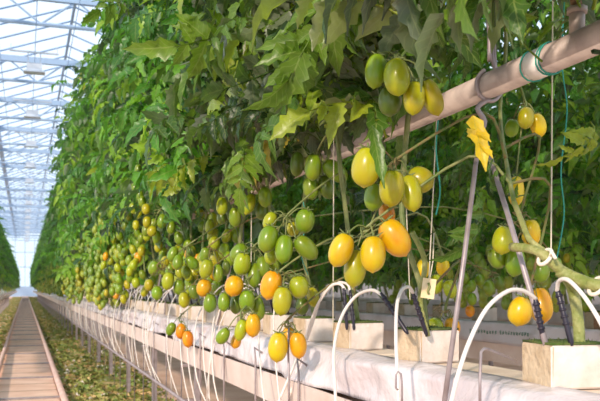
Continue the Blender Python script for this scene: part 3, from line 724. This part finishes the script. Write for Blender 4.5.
mb = MB(); mb.tube([(-.694, 11, .345), (-.694, 84, .345)], .009, 8); tag(mb.build('supply_pipe', M['steel']), 'thin grey supply pipe beneath the gutter left of the rails', 'pipe')
# wire clips in front of the film
def clip(pts, label, r=.0021): 
    b = MB(); b.tube(pts, r, 7); return tag(b.build('wire_clip', M['steel']), label, 'wire clip', 'wire clips on the gutter edge')
clip(Z3([(480, 412, 1.22), (480, 380, 1.22), (481, 352, 1.23), (484, 348.5, 1.24), (488, 349, 1.26), (508, 357, 1.34), (516, 361, 1.37)]), 'thin bent steel wire standing between the two nearest cubes', .0024)
clip(Z3([(402, 412, 1.5), (402, 385, 1.5), (401, 374, 1.5), (398, 371.5, 1.5), (396, 375, 1.5), (396, 388, 1.5), (398, 390, 1.5)]), 'small looped wire clip at the foot of the upright drip tube')
clip(Z3([(289, 408, 2.15), (289, 375, 2.15), (288, 350, 2.17), (289, 325, 2.2)]), 'dark thin rod standing below the lowest ripe trio', .003)
def wclip_mesh():
    b = MB(); b.tube([(0, 0, -.03), (0, 0, .60), (0, .012, .64), (.03, .02, .62), (.05, .02, .60)], .0035, 6); return b.build('wire_clip', M['steel'], data_only=True)
WC = wclip_mesh()
for i in range(22):
    o = link('wire_clip', WC, None, (.735, 2.15+.45*i, .03)); tag(o, 'thin bent wire hooked over the gutter edge further down the row', 'wire clip', 'bent wires along the gutter')
# ------------------------------------------------------------------ layered thick stem at the right, clips, strings, tag, leaves
p0 = near_plants[0][0]
mb = MB(); mb.tube(curve_pts([P(580, 349, 1.36), P(578, 320, 1.37), P(574, 295, 1.38), P(568, 280, 1.36), P(552, 262, 1.34), P(535, 250, 1.36), P(512, 247, 1.42)], 20), [.010]*6+[.0095]*8+[.008]*5, 10)
mb.v[-1][::7] += .0012
mb.build('bent_stem', M['stem_pale'], p0)
mb = MB(); mb.tube(curve_pts([P(612, 288, 1.28), P(590, 284, 1.31), P(572, 277, 1.34), P(558, 270, 1.35)], 12), .011, 10); mb.build('bent_stem', M['stem_pale'], p0)
mb = MB(); mb.tube(curve_pts([P(546, 252, 1.35), P(530, 240, 1.38), P(522, 222, 1.42), P(514, 202, 1.46)], 12), .005, 8); mb.build('bent_stem', M['stem_pale'], p0)
mb = MB(); mb.tube(curve_pts([P(412, 232, 1.75), P(425, 262, 1.75), P(420, 300, 1.76), P(428, 336, 1.77)], 12), .006, 8); mb.build('bent_stem', M['stem_pale'], near_plants[1][0])
def ring(px, py, Z, r, label):
    b = MB(); c = P(px, py, Z); ax = (Rv*.8-Uv*.5+Fv*.3).normalized(); a = ax.cross(Uv).normalized(); d = ax.cross(a)
    b.tube([c+(a*math.cos(t)+d*math.sin(t))*r for t in [k*2*math.pi/18 for k in range(19)]], .0035, 7)
    b.tube([c+a*r, c+a*r+Uv*.006-Fv*.01, c+a*(r+.01)-Uv*.004-Fv*.006], .003, 6)
    return tag(b.build('stem_clip', M['clip']), label, 'stem clip', 'pale clips round the thick bent stem')
ring(545, 257, 1.34, .0145, 'pale ring clip round the thick stem above the tube')
ring(597, 286, 1.295, .016, 'pale ring clip round the thick stem at the right edge')
def string(pts, mat, label, r=.0016):
    b = MB(); b.tube(curve_pts(pts, 30), r, 5); return tag(b.build('support_string', mat), label, 'string', 'strings holding the plants')
def vline(px0, y0, px1, y1, Z, n=3): return [P(px0+(px1-px0)*k/n, y0+(y1-y0)*k/n, Z) for k in range(n+1)]
string(vline(553, -40, 551, 258, 1.62), M['string'], 'pale taut string right of the hanger')
string([P(566, -30, 1.75), P(562, 60, 1.75), P(567, 110, 1.75), P(561, 170, 1.75), P(564, 215, 1.75), P(556, 262, 1.72)], M['teal'], 'slack teal twine beside the pale taut string')
string(vline(334, 60, 333, 330, 2.25), M['string'], 'pale string dropping behind the bunches near mid picture')
string([P(303, 200, 2.3), P(306, 225, 2.3), P(300, 250, 2.3), P(308, 275, 2.3)], M['teal'], 'loose teal twine right of the mid green bunch', .0014)
string([P(438, 120, 1.9), P(436, 150, 1.9), P(440, 190, 1.9), P(436, 215, 1.9)], M['teal'], 'teal twine hanging below the pipe right of the fruit', .002)
string(vline(437, 110, 428, 300, 2.0), M['string'], 'pale string running down behind the card tag')
string(vline(252, 60, 251, 290, 2.8), M['string'], 'pale string through the small group left of the stem')
string(vline(402, 100, 410, 300, 2.1), M['string'], 'pale string behind the ripe bunch', .0014)
for i, y in enumerate(MIDY[:14]):
    b = MB(); b.tube([(PLANT_X-.1, y, 1.1), (PLANT_X-.08, y, 3.4)], .0018, 4); tag(b.build('support_string', M['string']), 'pale string among the leaves of the far plants', 'string', 'strings among the far plants')
# card tag
c = P(428.5, 288.5, 1.72)
b = MB(); b.box((0, 0, 0), (.029, .0012, .043)); o = b.build('card', M['tag'], smooth=False)
root = empty('hanging_tag', c); tag(root, 'small square yellowish card tag hanging over the second cube', 'tag')
o.parent = root; root.rotation_euler = (0, math.radians(8), -YAW)
b = MB(); b.tube([(-.002, -.002, .012), (.001, -.003, .004), (-.001, -.002, -.006), (.002, -.002, -.012)], .0028, 6); q = b.build('clip', M['stem'], None); q.parent = root; q['label'] = 'green clip in the middle of the card'
b = MB(); b.tube([(0, 0, .018), (.002, .004, .06), (-.004, .006, .12)], .0014, 5); q = b.build('tie', M['string'], None); q.parent = root
# hand-placed leaves that carry the look
def lone_leaf(name_label, org, tip, length, tpl, lod_mat='leaf', tint=.4, roll=0., plant=None):
    v, f, uv = LT[0][tpl]; a = P(*org); e = P(*tip); d = (e-a); L = d.length
    # align the template chord (base to tip) with base->tip
    chord = Vector(v[np.argmax(v[:, 0])]); s = L/chord.length
    q = chord.normalized().rotation_difference(d.normalized()); q = Quaternion(d.normalized(), roll)@q
    vv = (v*s)@np.array(q.to_matrix()).T+np.array(a)
    b = MB(); b.add(vv, f, tint, 0, uv); return b.build('leaf', M[lod_mat], plant)
def lobed(pts, tint, mat, plant):
    b = MB()
    for (a, e, wd, sd) in pts:
        v, f, uv = leaflet((P(*e)-P(*a)).length, wd, sd, 7, .5, .2)
        d = (P(*e)-P(*a)).normalized(); s2 = (Rv-d*Rv.dot(d)).normalized(); n2 = d.cross(s2)
        Rm = np.array([[d[i], s2[i], n2[i]] for i in range(3)]); b.add(v@Rm.T+np.array(P(*a)), f, tint, 0, uv)
    return b.build('leaf', M[mat], plant)
lobed([((473, 116, 1.40), (487, 168, 1.36), .040, 5), ((474, 128, 1.395), (491, 140, 1.37), .020, 6), ((476, 140, 1.39), (467, 127, 1.37), .018, 7), ((480, 142, 1.385), (493, 156, 1.36), .018, 8)], .5, 'leaf_yellow', near_plants[0][0])['label'] = 'yellowed leaf hanging between the hanger rods'
lobed([((372, 126, 1.47), (385, 186, 1.44), .030, 9)], .35, 'leaf_near', near_plants[1][0])['label'] = 'narrow drooping leaf'
for org, tip, tpl, tint, roll, pi in [((300, 25, 1.75), (262, 100, 1.6), 3, .45, .8, 2), ((405, 0, 1.4), (472, 34, 1.32), 4, .3, 2.6, 1),
        ((330, -20, 1.8), (366, 22, 1.7), 5, .4, 2.4, 1), ((545, 0, 1.5), (515, 28, 1.5), 0, .15, 2.2, 0), ((590, 120, 1.5), (548, 162, 1.45), 2, .85, .8, 0),
        ((243, 148, 2.3), (246, 198, 2.2), 6, .55, 1.5, 3), ((470, 180, 1.75), (452, 262, 1.7), 7, .35, .5, 1), ((525, 195, 1.6), (490, 165, 1.55), 3, .25, 2.5, 0),
        ((225, 20, 2.2), (165, 62, 2.0), 1, .55, .2, 4), ((262, 22, 1.95), (205, 60, 1.9), 5, .35, 3.0, 3), ((430, 235, 1.85), (470, 240, 1.8), 0, .3, .5, 1), ((600, 60, 1.6), (560, 20, 1.5), 6, .5, 1., 0),
        ((392, 12, 1.7), (345, 40, 1.6), 7, .45, 2.9, 1), ((120, 10, 3.0), (88, 12, 2.8), 2, .4, .4, 6)]:
    lone_leaf('', org, tip, 0, tpl, 'leaf_near', tint, roll, near_plants[pi][0])
# ------------------------------------------------------------------ floor, path, rails, moss
mb = MB(); mb.add([(-8, -2, 0), (8, -2, 0), (8, 95, 0), (-8, 95, 0)], [(0, 1, 2, 3)]); tag(mb.build('floor', M['ground'], smooth=False), kind='structure')
mb = MB(); mb.box((.017, 45, .01), (.47, 92, .02)); tag(mb.build('path_floor', M['path'], smooth=False), kind='structure')
tr = empty('rail_track', (.045, 0, 0)); tag(tr, 'pair of pinkish trolley rails running down the aisle', 'rail track')
for x in (-.25, .268):
    b = MB(); b.tube([(x, -1, .075), (x, 92, .075)], .0255, 12); b.build('rail', M['rail'], tr)
b = MB()
SLM = None
for k in range(46):
    b = MB(); b.box((.017, 5+1.5*k, .026), (.60, .05, .012)); b.box((-.25, 5+1.5*k, .04), (.03, .05, .03)); b.box((.268, 5+1.5*k, .04), (.03, .05, .03)); b.build('sleeper', M['steel'], tr, smooth=False)
def moss(x0, x1, y0, y1, seed, label, n):
    r = random.Random(seed); b = MB(); nx = 16; ny = int((min(y1, 30)-y0)*10)
    v = []; 
    for j in range(ny+1):
        for i in range(nx+1):
            y = y0+(y1-y0)*(j/ny)**1.6; e = min(i, nx-i)/nx
            v.append((x0+(x1-x0)*i/nx+r.uniform(-.02, .02), y, .004+min(.03, e*.2)*r.uniform(.3, 1.2)))
    b.add(v, [(j*(nx+1)+i, j*(nx+1)+i+1, (j+1)*(nx+1)+i+1, (j+1)*(nx+1)+i) for j in range(ny) for i in range(nx)], 0)
    for _ in range(n):
        x = r.uniform(x0-.04, x1+.03); y = y0+(y1-y0)*r.random()**2.2; h = r.uniform(.02, .06); 
        if math.sin(x*9+y*2.3)+math.sin(y*3.7-x*5) < -.7 and r.random() < .8: continue
        for q in range(3):
            a = r.uniform(0, 6.28); w = r.uniform(.008, .02); dx, dy = math.cos(a), math.sin(a)
            b.add([(x-dy*w*.5, y+dx*w*.5, .01), (x+dy*w*.5, y-dx*w*.5, .01), (x+dx*h*.8+dy*w*.4, y+dy*h*.8-dx*w*.4, .01+h*.8), (x+dx*h*1.4, y+dy*h*1.4, .01+h*.6)], [(0, 1, 2), (0, 2, 3)], 0, 1 if r.random() < .55 else (0 if r.random() < .9 else 2))
    o = b.build('moss', [M['moss'], M['weed'], M['litter']]); return tag(o, label, 'moss', kind='stuff')
M['weed'] = simple('weed leaves', (.11, .19, .035), .7, noise=((.30, .30, .07), 9, .4, .6))
moss(.35, 1.04, 3.5, 84, 1, 'strip of moss and weeds between the right rail and the gutter', 16000)
moss(-1.0, -.32, 9, 84, 2, 'strip of moss and weeds left of the rails', 4000)
# ------------------------------------------------------------------ greenhouse roof
ZC = 5.87
def truss(k, y):
    b = MB()
    b.tube([(-5, y, ZC), (9, y, ZC)], .04, 6)
    b.box((2, y, ZC+.52), (14, .10, .14))
    x = -5.0
    while x < 9: b.tube([(x, y, ZC), (x+.66, y, ZC+.5)],   .022, 5); b.tube([(x+.66, y, ZC+.5), (x+1.32, y, ZC)], .022, 5); x += 1.32
    tag(b.build(f'trim_{k+1}', M['roofpaint'], smooth=False), kind='structure')
TY = [15.9+4.5*k for k in range(17)]
for k, y in enumerate([6.9, 11.4]+TY): truss(k, y)
nt_ = len(TY)+2
RX = [1.04+3.9*i for i in range(-2, 3)]           # ridges
ZR, ZG = 7.15, 6.45
b = MB()
for i, x in enumerate(RX):
    b.box((x, 45, ZR), (.06, 94, .07))
b2 = MB()
for i, x in enumerate(RX): b2.box((x-1.95, 45, ZG), (.16, 94, .12))
b2.box((RX[-1]+1.95, 45, ZG), (.16, 94, .12))
tag(b.build('ceiling', M['roofpaint'], smooth=False), kind='structure').name = 'ceiling'
tag(b2.build('ceiling', M['roofpaint'], smooth=False), kind='structure')
b = MB()
for x in RX:
    for sgn in (-1, 1):
        y = -1.5
        while y < 92:
            b.tube([(x, y, ZR), (x+sgn*1.95, y, ZG)], .021, 4); y += 1.0
tag(b.build('ceiling', M['roofbar'], smooth=False), kind='structure')
b = MB()
for x in RX:
    for sgn in (-1, 1): b.add([(x, -2, ZR+.03), (x+sgn*1.95, -2, ZG+.05), (x+sgn*1.95, 92, ZG+.05), (x, 92, ZR+.03)], [(0, 1, 2, 3)])
tag(b.build('window_1', M['glass'], smooth=False), kind='structure')
# long wires under the roof
b = MB()
for x in (-.5, .2, .9): b.tube([(x, 4, ZC-.02), (x, 90, ZC-.02)], .008, 4)
tag(b.build('ceiling', M['roofbar'], smooth=False), kind='structure')
# gable at the far end
b = MB(); b.box((.5, 92, 3.3), (15, .02, 6.6)); tag(b.build('window_2', M['glass'], smooth=False), kind='structure')
b = MB()
for x in range(-7, 9): b.box((x, 91.9, 3.2), (.07, .06, 6.4))
for z in (3.2, 4.8): b.box((.5, 91.9, z), (15, .06, .07))
b.box((.5, 91.9, .55), (15, .08, 1.1))
tag(b.build('wall_far', M['roofpaint'], smooth=False), kind='structure')
# side wall beyond the rearmost row
for n_, (x_, y0_, y1_) in enumerate(((4.05, 3, 24), (5.6, 4, 28))):
    gutter(x_-.1, ['metal gutter of the third row back, under the small leaves', 'metal gutter of the fourth row back, deepest in the shade'][n_], M['lip'], y0_, y1_)
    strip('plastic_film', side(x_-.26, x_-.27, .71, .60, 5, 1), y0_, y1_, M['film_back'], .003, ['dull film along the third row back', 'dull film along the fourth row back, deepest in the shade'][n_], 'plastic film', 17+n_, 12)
for x_, yy0 in ((3.95, 4), (5.5, 5)):
    for k in range(9): o = link('gutter_stand', SMH, None, (x_-.08, yy0+2.1*k, 0)); tag(o, 'stand post under a gutter of the rows furthest back', 'stand', 'stand posts of the rows furthest back')
b = MB(); b.box((8.0, 45, 1.6), (.08, 94, 3.2)); tag(b.build('wall_right', M['film_back'], smooth=False), kind='structure')
b = MB(); b.box((8.0, 45, 4.7), (.03, 94, 3.0)); tag(b.build('window_3', M['glass'], smooth=False), kind='structure')
# grow lamps
def lamp_mesh():
    b = MB(); b.box((0, 0, .12), (.30, .14, .12)); body = b.build('housing', M['lamp'], smooth=False, data_only=True)
    b = MB(); b.box((0, 0, .03), (.42, .26, .07), taper=.6); ref = b.build('reflector', M['lamp'], smooth=False, data_only=True)
    b = MB(); b.box((0, 0, .42), (.95, .04, .03)); b.tube([(-.12, 0, .2), (-.12, 0, .42)], .012, 5); b.tube([(.12, 0, .2), (.12, 0, .42)], .012, 5); b.tube([(-.45, 0, .42), (-.45, 0, .56)], .01, 5); b.tube([(.45, 0, .42), (.45, 0, .56)], .01, 5)
    return body, ref, b.build('hanging_bar', M['lamp'], smooth=False, data_only=True)
lm = lamp_mesh()
for k in range(15):
    y = 17.2+4.5*k; root = empty('grow_lamp', (.18, y, ZC-.60)); 
    for m_ in lm: link(m_.name.split('.')[0], m_, root, (0, 0, 0))
    tag(root, 'grey grow lamp with wide reflector, foremost below the roof' if k == 0 else 'grey grow lamp, second below the roof' if k == 1 else 'small grow lamp among the distant roof bars', 'lamp', 'grow lamps under the roof')
# crop wires above the rows
b = MB(); b.tube([(PLANT_X-.08, .4, 3.4), (PLANT_X-.08, 84, 3.4)], .004, 5); tag(b.build('crop_wire', M['steel']), 'steel crop wire stretched above the front row', 'wire')
# ------------------------------------------------------------------ light
w = bpy.data.worlds.new('World'); sc.world = w; w.use_nodes = True
bg = w.node_tree.nodes['Background']; bg.inputs['Color'].default_value = (.80, .90, 1, 1); bg.inputs['Strength'].default_value = 1.4
sun = bpy.data.lights.new('Sun', 'SUN'); sun.energy = 4.0; sun.angle = math.radians(3); sun.color = (1, .83, .68)
so = bpy.data.objects.new('Sun', sun); col.objects.link(so)
so.rotation_euler = Vector((.88, .95, -.60)).to_track_quat('-Z', 'Y').to_euler()
# ------------------------------------------------------------------ camera
cam = bpy.data.cameras.new('Camera'); co = bpy.data.objects.new('Camera', cam); col.objects.link(co); sc.camera = co
co.location = CAM; co.rotation_euler = (math.pi/2, 0, -YAW)
cam.sensor_fit = 'HORIZONTAL'; cam.sensor_width = 36; cam.lens = 36*800/600; cam.shift_y = (288.5-200.5)/600
cam.clip_end = 300; cam.clip_start = .05
cam.dof.use_dof = True; cam.dof.focus_distance = 1.75; cam.dof.aperture_fstop = 12
sc.view_settings.view_transform = 'Standard'; sc.view_settings.look = 'None'; sc.view_settings.exposure = 0; sc.view_settings.gamma = 1
sc.view_settings.use_curve_mapping = False
sc.cycles.transparent_max_bounces = 12; sc.cycles.max_bounces = 7; sc.cycles.diffuse_bounces = 4
print('fruits', N_HAND, cnt)
